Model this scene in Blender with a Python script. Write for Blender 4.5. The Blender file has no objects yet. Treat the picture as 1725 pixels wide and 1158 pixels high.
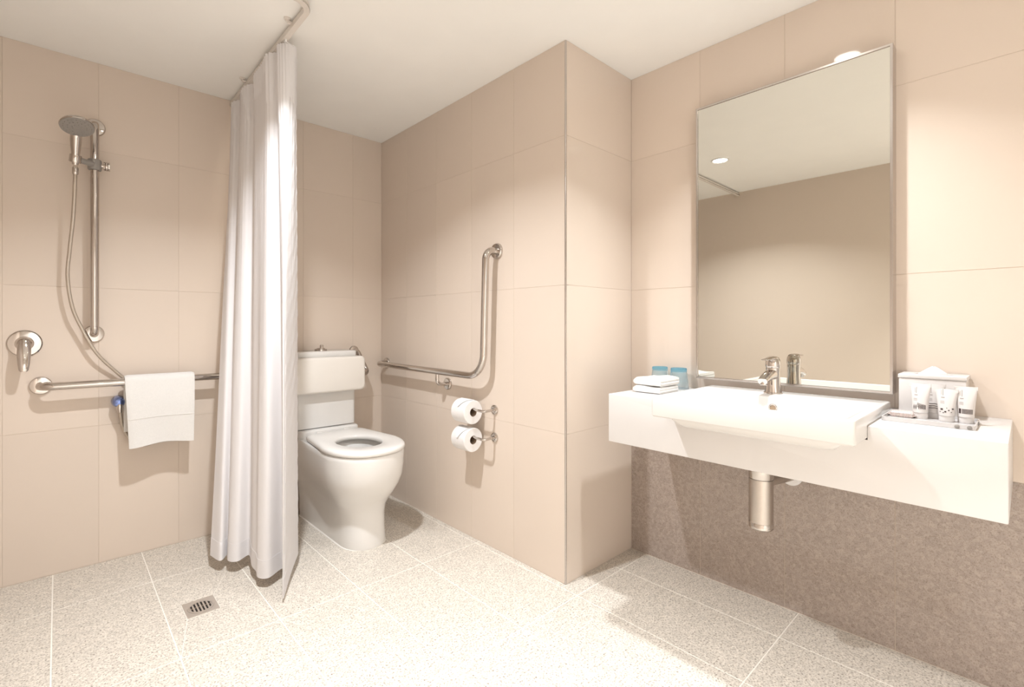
import bpy, bmesh, math, random
from mathutils import Vector, Matrix

random.seed(7)
S = bpy.context.scene
C = S.collection
PI = math.pi

# ------------------------------------------------------------------ camera, world, exposure
F_PX, CX_PX, HY_PX = 813.05, 825.0, 548.0
cam_d = bpy.data.cameras.new('camera')
cam_d.sensor_fit = 'HORIZONTAL'
cam_d.sensor_width = 36.0
cam_d.lens = F_PX / 1725.0 * 36.0
cam_d.shift_x = (862.5 - CX_PX) / 1725.0
cam_d.shift_y = (HY_PX - 579.0) / 1725.0
cam_d.clip_start = 0.02
cam = bpy.data.objects.new('camera', cam_d)
C.objects.link(cam)
cam.location = (0, 0, 1.05)
cam.rotation_euler = (PI / 2, 0, -math.radians(41.84))
S.camera = cam

world = bpy.data.worlds.new('world')
S.world = world
world.use_nodes = True
world.node_tree.nodes['Background'].inputs[0].default_value = (0.9, 0.8, 0.7, 1)
world.node_tree.nodes['Background'].inputs[1].default_value = 0.0

S.view_settings.view_transform = 'Standard'
S.view_settings.look = 'None'
S.view_settings.gamma = 1.0
S.view_settings.use_curve_mapping = False
S.view_settings.exposure = -0.02
LAMP_W = 20.0
LAMP_COL = (0.92, 0.96, 1.0)
# two ceiling downlights, two added unseen fill lamps: (x, y, power factor, beam spread)
LAMPS = [(0.47, 1.44, 1.2, 128), (1.50, 0.52, 0.54, 106), (0.10, -0.40, 1.15, 96), (0.30, -0.95, 1.1, 96)]

# room planes
XL, XN, XR = -0.49, 1.53, 2.012
YB, YP, YF = 2.737, 1.248, -1.40
ZC = 2.205


# ------------------------------------------------------------------ materials
def lin(c):
    return tuple(((v / 255.0) / 12.92 if v / 255.0 <= 0.04045 else ((v / 255.0 + 0.055) / 1.055) ** 2.4) for v in c) + (1.0,)


MATS = {}


def new_mat(name):
    m = bpy.data.materials.new(name)
    m.use_nodes = True
    nt = m.node_tree
    return m, nt, nt.nodes['Principled BSDF']


def simple(name, col, rough=0.5, metal=0.0, spec=0.5, noise=0.0, nscale=40.0, bump=0.0, bscale=200.0, trans=0.0, ior=1.45, coat=0.0):
    m, nt, b = new_mat(name)
    b.inputs['Roughness'].default_value = rough
    b.inputs['Metallic'].default_value = metal
    b.inputs['Specular IOR Level'].default_value = spec
    b.inputs['Transmission Weight'].default_value = trans
    b.inputs['IOR'].default_value = ior
    b.inputs['Coat Weight'].default_value = coat
    b.inputs['Coat Roughness'].default_value = 0.05
    c = lin(col)
    geo = nt.nodes.new('ShaderNodeNewGeometry')
    if noise > 0:
        n = nt.nodes.new('ShaderNodeTexNoise')
        n.inputs['Scale'].default_value = nscale
        n.inputs['Detail'].default_value = 3
        nt.links.new(geo.outputs['Position'], n.inputs['Vector'])
        r = nt.nodes.new('ShaderNodeValToRGB')
        r.color_ramp.elements[0].position = 0.3
        r.color_ramp.elements[1].position = 0.7
        r.color_ramp.elements[0].color = tuple(v * (1 - noise) for v in c[:3]) + (1,)
        r.color_ramp.elements[1].color = tuple(min(1, v * (1 + noise)) for v in c[:3]) + (1,)
        nt.links.new(n.outputs['Fac'], r.inputs['Fac'])
        nt.links.new(r.outputs['Color'], b.inputs['Base Color'])
    else:
        b.inputs['Base Color'].default_value = c
    if bump > 0:
        n2 = nt.nodes.new('ShaderNodeTexNoise')
        n2.inputs['Scale'].default_value = bscale
        n2.inputs['Detail'].default_value = 2
        nt.links.new(geo.outputs['Position'], n2.inputs['Vector'])
        bp = nt.nodes.new('ShaderNodeBump')
        bp.inputs['Strength'].default_value = bump
        bp.inputs['Distance'].default_value = 0.002
        nt.links.new(n2.outputs['Fac'], bp.inputs['Height'])
        nt.links.new(bp.outputs['Normal'], b.inputs['Normal'])
    MATS[name] = m
    return m


def tile_mat(name, col, rough, spec=0.5, var=0.02):
    m, nt, b = new_mat(name)
    c = lin(col)
    info = nt.nodes.new('ShaderNodeObjectInfo')
    mp = nt.nodes.new('ShaderNodeMapRange')
    mp.inputs['To Min'].default_value = 1 - var
    mp.inputs['To Max'].default_value = 1 + var
    nt.links.new(info.outputs['Random'], mp.inputs['Value'])
    geo = nt.nodes.new('ShaderNodeNewGeometry')
    n = nt.nodes.new('ShaderNodeTexNoise')
    n.inputs['Scale'].default_value = 3.0
    nt.links.new(geo.outputs['Position'], n.inputs['Vector'])
    mp2 = nt.nodes.new('ShaderNodeMapRange')
    mp2.inputs['To Min'].default_value = 0.98
    mp2.inputs['To Max'].default_value = 1.02
    nt.links.new(n.outputs['Fac'], mp2.inputs['Value'])
    mul = nt.nodes.new('ShaderNodeMath')
    mul.operation = 'MULTIPLY'
    nt.links.new(mp.outputs['Result'], mul.inputs[0])
    nt.links.new(mp2.outputs['Result'], mul.inputs[1])
    vm = nt.nodes.new('ShaderNodeVectorMath')
    vm.operation = 'SCALE'
    vm.inputs[0].default_value = c[:3]
    nt.links.new(mul.outputs[0], vm.inputs['Scale'])
    nt.links.new(vm.outputs[0], b.inputs['Base Color'])
    b.inputs['Roughness'].default_value = rough
    b.inputs['Specular IOR Level'].default_value = spec
    MATS[name] = m
    return m


def granite(name, base, mid, dark, rough, spec, fine=170.0):
    m, nt, b = new_mat(name)
    geo = nt.nodes.new('ShaderNodeNewGeometry')
    n = nt.nodes.new('ShaderNodeTexNoise')
    n.inputs['Scale'].default_value = fine
    n.inputs['Detail'].default_value = 4
    n.inputs['Roughness'].default_value = 0.65
    nt.links.new(geo.outputs['Position'], n.inputs['Vector'])
    r = nt.nodes.new('ShaderNodeValToRGB')
    e = r.color_ramp.elements
    e[0].position = 0.33
    e[0].color = lin(dark)
    e[1].position = 0.56
    e[1].color = lin(base)
    x = e.new(0.43)
    x.color = lin(mid)
    nt.links.new(n.outputs['Fac'], r.inputs['Fac'])
    v = nt.nodes.new('ShaderNodeTexVoronoi')
    v.inputs['Scale'].default_value = 95.0
    nt.links.new(geo.outputs['Position'], v.inputs['Vector'])
    hsv = nt.nodes.new('ShaderNodeSeparateColor')
    nt.links.new(v.outputs['Color'], hsv.inputs['Color'])
    mp = nt.nodes.new('ShaderNodeMapRange')
    mp.inputs['From Min'].default_value = 0.0
    mp.inputs['From Max'].default_value = 1.0
    mp.inputs['To Min'].default_value = 0.86
    mp.inputs['To Max'].default_value = 1.06
    nt.links.new(hsv.outputs['Red'], mp.inputs['Value'])
    vm = nt.nodes.new('ShaderNodeVectorMath')
    vm.operation = 'SCALE'
    nt.links.new(r.outputs['Color'], vm.inputs[0])
    nt.links.new(mp.outputs['Result'], vm.inputs['Scale'])
    nt.links.new(vm.outputs[0], b.inputs['Base Color'])
    b.inputs['Roughness'].default_value = rough
    b.inputs['Specular IOR Level'].default_value = spec
    MATS[name] = m
    return m


def emit(name, col, s):
    m, nt, b = new_mat(name)
    b.inputs['Base Color'].default_value = (1, 1, 1, 1)
    b.inputs['Emission Color'].default_value = tuple(col) + (1,)
    b.inputs['Emission Strength'].default_value = s
    MATS[name] = m
    return m


tile_mat('wall_tile', (222, 207, 193), 0.36, 0.4)
tile_mat('wall_tile_gloss', (222, 207, 193), 0.06, 0.45)
tile_mat('painted', (222, 207, 193), 0.55, 0.3)
simple('grout_wall', (214, 199, 184), 0.8)
simple('grout_floor', (242, 236, 226), 0.85)
granite('floor_granite', (224, 216, 205), (200, 190, 177), (112, 101, 93), 0.42, 0.35)
granite('wall_granite', (178, 164, 154), (167, 152, 142), (138, 124, 115), 0.14, 0.5, fine=300.0)
simple('ceiling_paint', (250, 248, 244), 0.9, spec=0.2, noise=0.01, nscale=6)
simple('ceramic', (228, 225, 221), 0.08, spec=0.55, noise=0.006, nscale=5)
simple('seat_plastic', (228, 224, 219), 0.22, noise=0.006, nscale=5)
simple('solid_surface', (224, 220, 217), 0.28, noise=0.006, nscale=5)
simple('pad_vinyl', (236, 230, 222), 0.4, noise=0.01, nscale=9)
simple('chrome', (200, 194, 189), 0.06, metal=1.0, noise=0.01, nscale=20)
simple('chrome_blue_reflection', (120, 138, 190), 0.12, metal=1.0, noise=0.02, nscale=20)  # blue reflection put into the metal's own tint
simple('steel', (196, 190, 184), 0.2, metal=1.0, noise=0.02, nscale=60)
simple('steel_satin', (214, 206, 198), 0.42, metal=0.8, noise=0.02, nscale=60)
simple('steel_brushed', (190, 182, 174), 0.3, metal=1.0, noise=0.03, nscale=80)
simple('frame_metal', (200, 194, 190), 0.25, metal=1.0, noise=0.01, nscale=30)
simple('track_white', (226, 218, 210), 0.35, noise=0.01)
simple('mirror_silver', (224, 223, 216), 0.005, metal=1.0)
simple('grey_plastic', (150, 145, 140), 0.4, noise=0.02)
simple('head_face', (150, 145, 140), 0.35, noise=0.03, nscale=300)
simple('hose_metal', (196, 186, 174), 0.3, metal=0.75, bump=0.5, bscale=700)
simple('towel', (232, 229, 225), 0.95, spec=0.1, noise=0.015, nscale=120, bump=0.6, bscale=600)
simple('paper', (232, 229, 227), 0.95, spec=0.1, noise=0.01, nscale=60, bump=0.15, bscale=300)
simple('core_card', (150, 128, 106), 0.9, noise=0.05)
simple('dark_gap', (40, 34, 30), 0.8, noise=0.05)
simple('white_plastic', (238, 236, 234), 0.35, noise=0.006)
simple('tube_white', (222, 217, 214), 0.3, noise=0.006)
simple('tube_print', (74, 62, 60), 0.5, noise=0.08, nscale=200)
simple('tube_text', (168, 160, 156), 0.5, noise=0.03)
simple('water', (235, 240, 240), 0.02, trans=0.9, ior=1.33)
simple('acrylic', (250, 250, 252), 0.03, trans=0.95, ior=1.3)
simple('tray_white', (214, 210, 208), 0.15, noise=0.006)
simple('sealant', (240, 236, 230), 0.4, noise=0.01)
emit('lamp_glow', (1.0, 0.95, 0.88), 30.0)


def tumbler_mat():
    m, nt, b = new_mat('blue_glass')
    g = nt.nodes.new('ShaderNodeBsdfGlass')
    g.inputs['Roughness'].default_value = 0.01
    g.inputs['IOR'].default_value = 1.3
    tc = nt.nodes.new('ShaderNodeTexCoord')
    sp = nt.nodes.new('ShaderNodeSeparateXYZ')
    nt.links.new(tc.outputs['Object'], sp.inputs[0])
    r = nt.nodes.new('ShaderNodeValToRGB')
    r.color_ramp.elements[0].position = 0.03
    r.color_ramp.elements[0].color = (0.985, 0.997, 1.0, 1)
    r.color_ramp.elements[1].position = 0.9
    r.color_ramp.elements[1].color = (0.52, 0.86, 0.98, 1)
    x = r.color_ramp.elements.new(0.78)
    x.color = (0.95, 0.99, 1.0, 1)
    mp = nt.nodes.new('ShaderNodeMapRange')
    mp.inputs['From Max'].default_value = 0.088
    nt.links.new(sp.outputs['Z'], mp.inputs['Value'])
    nt.links.new(mp.outputs['Result'], r.inputs['Fac'])
    nt.links.new(r.outputs['Color'], g.inputs['Color'])
    d = nt.nodes.new('ShaderNodeBsdfDiffuse')
    tl = nt.nodes.new('ShaderNodeBsdfTranslucent')
    r2 = nt.nodes.new('ShaderNodeValToRGB')
    r2.color_ramp.elements[0].position = 0.78
    r2.color_ramp.elements[0].color = lin((214, 238, 250))
    r2.color_ramp.elements[1].position = 0.9
    r2.color_ramp.elements[1].color = lin((40, 150, 215))
    nt.links.new(mp.outputs['Result'], r2.inputs['Fac'])
    nt.links.new(r2.outputs['Color'], d.inputs['Color'])
    nt.links.new(r2.outputs['Color'], tl.inputs['Color'])
    m1 = nt.nodes.new('ShaderNodeMixShader')
    nt.links.new(d.outputs[0], m1.inputs[1])
    nt.links.new(tl.outputs[0], m1.inputs[2])
    m2 = nt.nodes.new('ShaderNodeMixShader')
    m2.inputs['Fac'].default_value = 0.13
    nt.links.new(g.outputs[0], m2.inputs[1])
    nt.links.new(m1.outputs[0], m2.inputs[2])
    nt.links.new(m2.outputs[0], nt.nodes['Material Output'].inputs['Surface'])
    MATS['blue_glass'] = m


tumbler_mat()


def curtain_mat():
    m, nt, b = new_mat('curtain_cloth')
    b.inputs['Base Color'].default_value = lin((250, 248, 249))
    b.inputs['Roughness'].default_value = 0.75
    b.inputs['Specular IOR Level'].default_value = 0.2
    t = nt.nodes.new('ShaderNodeBsdfTranslucent')
    t.inputs['Color'].default_value = lin((246, 240, 236))
    mx = nt.nodes.new('ShaderNodeMixShader')
    mx.inputs['Fac'].default_value = 0.30
    geo = nt.nodes.new('ShaderNodeNewGeometry')
    n = nt.nodes.new('ShaderNodeTexNoise')
    n.inputs['Scale'].default_value = 28.0
    mpn = nt.nodes.new('ShaderNodeMapping')
    mpn.inputs['Scale'].default_value = (1, 1, 0.35)
    nt.links.new(geo.outputs['Position'], mpn.inputs['Vector'])
    nt.links.new(mpn.outputs['Vector'], n.inputs['Vector'])
    bp = nt.nodes.new('ShaderNodeBump')
    bp.inputs['Strength'].default_value = 0.25
    bp.inputs['Distance'].default_value = 0.006
    nt.links.new(n.outputs['Fac'], bp.inputs['Height'])
    nt.links.new(bp.outputs['Normal'], b.inputs['Normal'])
    nt.links.new(b.outputs[0], mx.inputs[1])
    nt.links.new(t.outputs[0], mx.inputs[2])
    nt.links.new(mx.outputs[0], nt.nodes['Material Output'].inputs['Surface'])
    MATS['curtain_cloth'] = m


curtain_mat()


def wrapper_mat():
    m, nt, b = new_mat('soap_wrap')
    tc = nt.nodes.new('ShaderNodeTexCoord')
    br = nt.nodes.new('ShaderNodeTexBrick')
    br.inputs['Color1'].default_value = lin((166, 148, 138))
    br.inputs['Color2'].default_value = lin((186, 160, 152))
    br.inputs['Mortar'].default_value = lin((242, 236, 232))
    br.inputs['Scale'].default_value = 95.0
    br.inputs['Mortar Size'].default_value = 0.035
    nt.links.new(tc.outputs['Object'], br.inputs['Vector'])
    nt.links.new(br.outputs['Color'], b.inputs['Base Color'])
    b.inputs['Roughness'].default_value = 0.4
    MATS['soap_wrap'] = m


wrapper_mat()


# ------------------------------------------------------------------ mesh helpers
def obj(name, bm, mat, parent=None, smooth=35, loc=None):
    me = bpy.data.meshes.new(name)
    bmesh.ops.recalc_face_normals(bm, faces=bm.faces[:])
    bm.to_mesh(me)
    bm.free()
    me.materials.append(MATS[mat])
    if smooth:
        me.shade_smooth()
        me.set_sharp_from_angle(angle=math.radians(smooth))
    o = bpy.data.objects.new(name, me)
    C.objects.link(o)
    if parent is not None:
        o.parent = parent
    if loc is not None:
        o.location = loc
    return o


def from_mesh(name, me, parent, loc=(0, 0, 0)):
    o = bpy.data.objects.new(name, me)
    C.objects.link(o)
    o.parent = parent
    o.location = loc
    return o


def tag(o, label, cat, group=None, kind=None):
    o['label'] = label
    o['category'] = cat
    if group:
        o['group'] = group
    if kind:
        o['kind'] = kind
    return o


def thing(name, label, cat, loc=(0, 0, 0), rz=0.0, group=None):
    o = bpy.data.objects.new(name, None)
    o.empty_display_size = 0.05
    C.objects.link(o)
    o.location = loc
    o.rotation_euler = (0, 0, rz)
    return tag(o, label, cat, group)


def dup(root, label=None, loc=None):
    r = root.copy()
    C.objects.link(r)
    for ch in list(root.children):
        c = ch.copy()
        C.objects.link(c)
        c.parent = r
        for g in list(ch.children):
            d = g.copy()
            C.objects.link(d)
            d.parent = c
    if label:
        r['label'] = label
    if loc is not None:
        r.location = loc
    return r


def add_box(bm, x0, x1, y0, y1, z0, z1, bev=0.0, seg=2):
    r = bmesh.ops.create_cube(bm, size=1.0)
    vs = r['verts']
    for v in vs:
        v.co = Vector((x0 + (v.co.x + 0.5) * (x1 - x0), y0 + (v.co.y + 0.5) * (y1 - y0), z0 + (v.co.z + 0.5) * (z1 - z0)))
    if bev > 0:
        es = list({e for v in vs for e in v.link_edges})
        bmesh.ops.bevel(bm, geom=es, offset=bev, segments=seg, profile=0.5, affect='EDGES')
    return bm


def box(x0, x1, y0, y1, z0, z1, bev=0.0, seg=2):
    return add_box(bmesh.new(), x0, x1, y0, y1, z0, z1, bev, seg)


def loft(bm, rings, cap0=True, cap1=True, closed=True):
    vr = [[bm.verts.new(p) for p in r] for r in rings]
    n = len(rings[0])
    for a, b in zip(vr[:-1], vr[1:]):
        for i in range(n if closed else n - 1):
            j = (i + 1) % n
            bm.faces.new((a[i], a[j], b[j], b[i]))
    if cap0:
        bm.faces.new(list(reversed(vr[0])))
    if cap1:
        bm.faces.new(vr[-1])
    return vr


def fillet(pts, r, n=8):
    pts = [Vector(p) for p in pts]
    out = [pts[0]]
    for i in range(1, len(pts) - 1):
        p, a, b = pts[i], pts[i - 1], pts[i + 1]
        rr = r[i - 1] if isinstance(r, (list, tuple)) else r
        da, db = (a - p).normalized(), (b - p).normalized()
        ang = da.angle(db)
        t = min(rr / math.tan(ang / 2), (a - p).length * 0.49 if i > 1 else (a - p).length * 0.95, (b - p).length * 0.49 if i < len(pts) - 2 else (b - p).length * 0.95)
        rad = t * math.tan(ang / 2)
        cdir = (da + db).normalized()
        cen = p + cdir * (rad / math.sin(ang / 2))
        s, e = p + da * t - cen, p + db * t - cen
        tot = s.angle(e)
        for k in range(n + 1):
            f = k / n
            if tot < 1e-4:
                q = s.lerp(e, f)
            else:
                q = (s * math.sin((1 - f) * tot) + e * math.sin(f * tot)) / math.sin(tot)
            out.append(cen + q)
    out.append(pts[-1])
    return out


def catmull(pts, n=8):
    P = [Vector(p) for p in pts]
    P = [P[0] * 2 - P[1]] + P + [P[-1] * 2 - P[-2]]
    out = []
    for i in range(1, len(P) - 2):
        for k in range(n):
            t = k / n
            a, b, c, d = P[i - 1], P[i], P[i + 1], P[i + 2]
            out.append(0.5 * ((2 * b) + (c - a) * t + (2 * a - 5 * b + 4 * c - d) * t * t + (3 * b - a - 3 * c + d) * t ** 3))
    out.append(P[-2])
    return out


def add_tube(bm, pts, rad, seg=16, cap=True):
    pts = [Vector(p) for p in pts]
    rads = rad if isinstance(rad, (list, tuple)) else [rad] * len(pts)
    T = []
    for i in range(len(pts)):
        a = pts[max(0, i - 1)]
        b = pts[min(len(pts) - 1, i + 1)]
        T.append((b - a).normalized())
    up = Vector((0, 0, 1)) if abs(T[0].z) < 0.9 else Vector((1, 0, 0))
    nrm = (up - T[0] * up.dot(T[0])).normalized()
    rings = []
    for i, p in enumerate(pts):
        nrm = (nrm - T[i] * nrm.dot(T[i])).normalized()
        bn = T[i].cross(nrm)
        rings.append([p + (nrm * math.cos(2 * PI * k / seg) + bn * math.sin(2 * PI * k / seg)) * rads[i] for k in range(seg)])
    loft(bm, rings, cap, cap)
    return bm


def tube(pts, rad, seg=16, cap=True):
    return add_tube(bmesh.new(), pts, rad, seg, cap)


def add_lathe(bm, prof, origin=(0, 0, 0), axis=(0, 0, 1), seg=32, cap0=True, cap1=True):
    ax = Vector(axis).normalized()
    q = Vector((0, 0, 1)).rotation_difference(ax)
    o = Vector(origin)
    rings = []
    for r, h in prof:
        r = max(r, 1e-5)
        rings.append([o + q @ Vector((r * math.cos(2 * PI * k / seg), r * math.sin(2 * PI * k / seg), h)) for k in range(seg)])
    loft(bm, rings, cap0, cap1)
    return bm


def lathe(prof, origin=(0, 0, 0), axis=(0, 0, 1), seg=32, cap0=True, cap1=True):
    return add_lathe(bmesh.new(), prof, origin, axis, seg, cap0, cap1)


def rrect(x0, x1, y0, y1, z, r, n=5):
    out = []
    for cx, cy, a0 in ((x1 - r, y1 - r, 0), (x0 + r, y1 - r, PI / 2), (x0 + r, y0 + r, PI), (x1 - r, y0 + r, 1.5 * PI)):
        for k in range(n + 1):
            a = a0 + PI / 2 * k / n
            out.append(Vector((cx + r * math.cos(a), cy + r * math.sin(a), z)))
    return out


def prism(poly, z0, z1):
    bm = bmesh.new()
    loft(bm, [[Vector((p[0], p[1], z0)) for p in poly], [Vector((p[0], p[1], z1)) for p in poly]])
    return bm


def boolean_cut(bm, cutters):
    def mk(b):
        bmesh.ops.recalc_face_normals(b, faces=b.faces[:])
        me = bpy.data.meshes.new('tmp')
        b.to_mesh(me)
        b.free()
        o = bpy.data.objects.new('tmp', me)
        C.objects.link(o)
        return o
    base = mk(bm)
    cs = [mk(c) for c in cutters]
    for c in cs:
        md = base.modifiers.new('b', 'BOOLEAN')
        md.operation = 'DIFFERENCE'
        md.solver = 'EXACT'
        md.object = c
    dg = bpy.context.evaluated_depsgraph_get()
    me = bpy.data.meshes.new_from_object(base.evaluated_get(dg))
    out = bmesh.new()
    out.from_mesh(me)
    for o in cs + [base]:
        d = o.data
        bpy.data.objects.remove(o)
        bpy.data.meshes.remove(d)
    bpy.data.meshes.remove(me)
    return out


# ------------------------------------------------------------------ room shell
TILE_CACHE = {}


def tile_mesh(w, h, t, mat, frame, ch=0.0006):
    """tile in a frame (u axis, v axis, outward normal), front face at n = 0, centred"""
    key = (round(w, 4), round(h, 4), mat, frame)
    if key in TILE_CACHE:
        return TILE_CACHE[key]
    U, V, N = [Vector(f) for f in frame]
    bm = bmesh.new()

    def ring(a, b, n):
        return [U * sx * a / 2 + V * sy * b / 2 + N * n for sx, sy in ((-1, -1), (1, -1), (1, 1), (-1, 1))]
    loft(bm, [ring(w, h, -t), ring(w, h, -ch), ring(w - 2 * ch, h - 2 * ch, 0)])
    bmesh.ops.recalc_face_normals(bm, faces=bm.faces[:])
    me = bpy.data.meshes.new('tile')
    bm.to_mesh(me)
    bm.free()
    me.materials.append(MATS[mat])
    TILE_CACHE[key] = me
    return me


def tile_grid(parent, us, vs, place, frame, matf, joint=0.002, t=0.009):
    for i in range(len(us) - 1):
        for j in range(len(vs) - 1):
            u0, u1, v0, v1 = us[i], us[i + 1], vs[j], vs[j + 1]
            w, h = u1 - u0 - joint, v1 - v0 - joint
            if w < 0.006 or h < 0.006:
                continue
            me = tile_mesh(w, h, t, matf(i, j), frame)
            from_mesh('tile', me, parent, place((u0 + u1) / 2, (v0 + v1) / 2))


ROWS = [0.0, 0.607, 1.213, 1.82, ZC]
G = 0.0012   # grout recess

fl = tag(obj('floor', box(XL - 0.1, XR + 0.1, YF - 0.1, YB + 0.1, -0.12, -G), 'grout_floor', smooth=0), 'pale speckled granite tile floor of the bathroom', 'floor', kind='structure')
XJ = [XL, -0.318, -0.015, 0.289, 0.592, 0.896, 1.199, 1.503, 1.806, XR]
YJ = [YF, -1.27, -0.66, -0.05, 0.56, 1.17, 1.78, 2.39, YB]
FR_F = ((1, 0, 0), (0, 1, 0), (0, 0, 1))
DR = (0.346, 0.450, 2.004, 2.117)     # drain opening x0 x1 y0 y1
for i in range(len(XJ) - 1):
    for j in range(len(YJ) - 1):
        x0, x1, y0, y1 = XJ[i], XJ[i + 1], YJ[j], YJ[j + 1]
        if i == 3 and j == 6:
            q = 0.0015
            outer = [(x0 + q, y0 + q), (x1 - q, y0 + q), (x1 - q, y1 - q), (x0 + q, y1 - q)]
            inner = [(DR[0] - q, DR[2] - q), (DR[1] + q, DR[2] - q), (DR[1] + q, DR[3] + q), (DR[0] - q, DR[3] + q)]
            for k in range(4):
                a, b, c, d = outer[k], outer[(k + 1) % 4], inner[(k + 1) % 4], inner[k]
                mid = ((a[0] + b[0] + c[0] + d[0]) / 4, (a[1] + b[1] + c[1] + d[1]) / 4)
                poly = [(p[0] + (mid[0] - p[0]) * 0.012, p[1] + (mid[1] - p[1]) * 0.012) for p in (a, b, c, d)]
                obj('tile', prism(poly, -0.009, 0.0), 'floor_granite', fl, smooth=0)
            continue
        cells = [(x0, x1, y0, y1)]
        if x1 > XN + 0.001 and y1 > YP + 0.001:
            cells = []
            if y0 < YP - 0.01:
                cells.append((x0, x1, y0, YP))
            if x0 < XN - 0.005:
                cells.append((x0, XN, max(y0, YP), y1))
        for (a, b, c, d) in cells:
            me = tile_mesh(b - a - 0.004, d - c - 0.004, 0.009, 'floor_granite', FR_F)
            from_mesh('tile', me, fl, ((a + b) / 2, (c + d) / 2, 0))

ce = tag(obj('ceiling', box(XL - 0.1, XR + 0.1, YF - 0.1, YB + 0.1, ZC, ZC + 0.1), 'ceiling_paint', smooth=0), 'flat off-white painted ceiling', 'ceiling', kind='structure')

wb = tag(obj('wall_back', box(XL - 0.1, XN + 0.12, YB + G, YB + 0.1, -0.05, ZC + 0.05), 'grout_wall', smooth=0), 'beige tiled back wall behind the shower and toilet', 'wall', kind='structure')
tile_grid(wb, [XL, -0.465, -0.165, 0.135, 0.435, 0.735, 1.035, 1.335, XN], ROWS, lambda u, v: (u, YB, v), ((1, 0, 0), (0, 0, 1), (0, -1, 0)), lambda i, j: 'wall_tile', joint=0.0009)

wa = tag(obj('wall_alcove', box(XN + G, XN + 0.1, YP + 0.02, YB + 0.1, -0.05, ZC + 0.05), 'grout_wall', smooth=0), 'beige tiled side wall carrying the angled grab rail', 'wall', kind='structure')
tile_grid(wa, [YP + 0.004, 1.546, 1.845, 2.143, 2.442, YB], ROWS, lambda u, v: (XN, u, v), ((0, 1, 0), (0, 0, 1), (-1, 0, 0)), lambda i, j: 'wall_tile', joint=0.0009)

wp = tag(obj('wall_pier', box(XN + 0.02, XR + 0.1, YP + G, YP + 0.1, -0.05, ZC + 0.05), 'grout_wall', smooth=0), 'narrow glossy beige tiled wall end beside the vanity', 'wall', kind='structure')
tile_grid(wp, [XN + 0.004, XR], ROWS, lambda u, v: (u, YP, v), ((1, 0, 0), (0, 0, 1), (0, -1, 0)), lambda i, j: 'wall_tile_gloss', joint=0.0015)

wr = tag(obj('wall_right', box(XR + G, XR + 0.1, YF - 0.1, YP + 0.1, -0.05, ZC + 0.05), 'grout_wall', smooth=0), 'tiled vanity wall, beige above and dark granite below', 'wall', kind='structure')
yj = [YF, -1.3, -0.9825, -0.665, -0.3475, -0.03, 0.2875, 0.605, 0.922, YP]
tile_grid(wr, yj, ROWS, lambda u, v: (XR, u, v), ((0, 1, 0), (0, 0, 1), (-1, 0, 0)), lambda i, j: 'wall_granite' if j == 0 else 'wall_tile_gloss', joint=0.0016)

tag(obj('wall_left', box(XL - 0.1, XL, YF - 0.1, YB + 0.1, -0.05, ZC + 0.05), 'painted', smooth=0), 'plain beige wall opposite the mirror', 'wall', kind='structure')
tag(obj('wall_front', box(XL - 0.1, XR + 0.1, YF - 0.1, YF, -0.05, ZC + 0.05), 'ceiling_paint', smooth=0), 'plain off-white wall behind the viewer', 'wall', kind='structure')

# metal edge trim on the pier corner
bm = bmesh.new()
add_box(bm, XN - 0.0012, XN + 0.006, YP - 0.0012, YP + 0.006, 0.0, ZC - 0.001, 0.0022, 3)
tag(obj('trim_1', bm, 'frame_metal'), 'slim metal edge strip on the outer wall corner', 'trim', kind='structure')


# ------------------------------------------------------------------ downlights and added fill lamps
def downlight(x, y, f, spread, label):
    t = thing('downlight', label, 'ceiling light', (x, y, ZC), group='ceiling downlights')
    obj('trim_ring', lathe([(0.058, 0.0), (0.058, -0.004), (0.052, -0.008), (0.046, -0.006), (0.043, 0.0)], cap0=False, cap1=False), 'white_plastic', t)
    obj('lens', lathe([(0.043, -0.0005), (0.043, -0.003), (0.03, -0.0036)]), 'lamp_glow', t)
    l = bpy.data.lights.new('downlight_beam', 'AREA')
    l.shape = 'DISK'
    l.size = 0.07
    l.spread = math.radians(spread)
    l.energy = LAMP_W * f
    l.color = LAMP_COL
    o = bpy.data.objects.new('downlight_beam', l)
    C.objects.link(o)
    o.parent = t
    o.location = (0, 0, -0.0045)
    return t


for (x, y, f, sp_), lb in zip(LAMPS, ('round recessed ceiling downlight near the shower, seen in the mirror', 'round recessed ceiling downlight above the vanity edge', 'added unseen fill downlight just behind the viewer', 'added unseen fill downlight farthest behind the viewer')):
    downlight(x, y, f, sp_, lb)

# ------------------------------------------------------------------ curtain track and curtain
TX, TYC, TZ = 0.668, 1.685, ZC - 0.022
t = thing('curtain_track', 'white L-shaped ceiling curtain track around the shower', 'curtain track', (TX, 2.3, ZC))


def sweep_rect(pts, w, h):
    pts = [Vector(p) for p in pts]
    rings = []
    for i, p in enumerate(pts):
        d = (pts[min(i + 1, len(pts) - 1)] - pts[max(i - 1, 0)]).normalized()
        s = Vector((d.y, -d.x, 0))
        rings.append([p + s * a * w / 2 + Vector((0, 0, b * h / 2)) for a, b in ((-1, -1), (1, -1), (1, 1), (-1, 1))])
    bm = bmesh.new()
    loft(bm, rings)
    return bm


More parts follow.
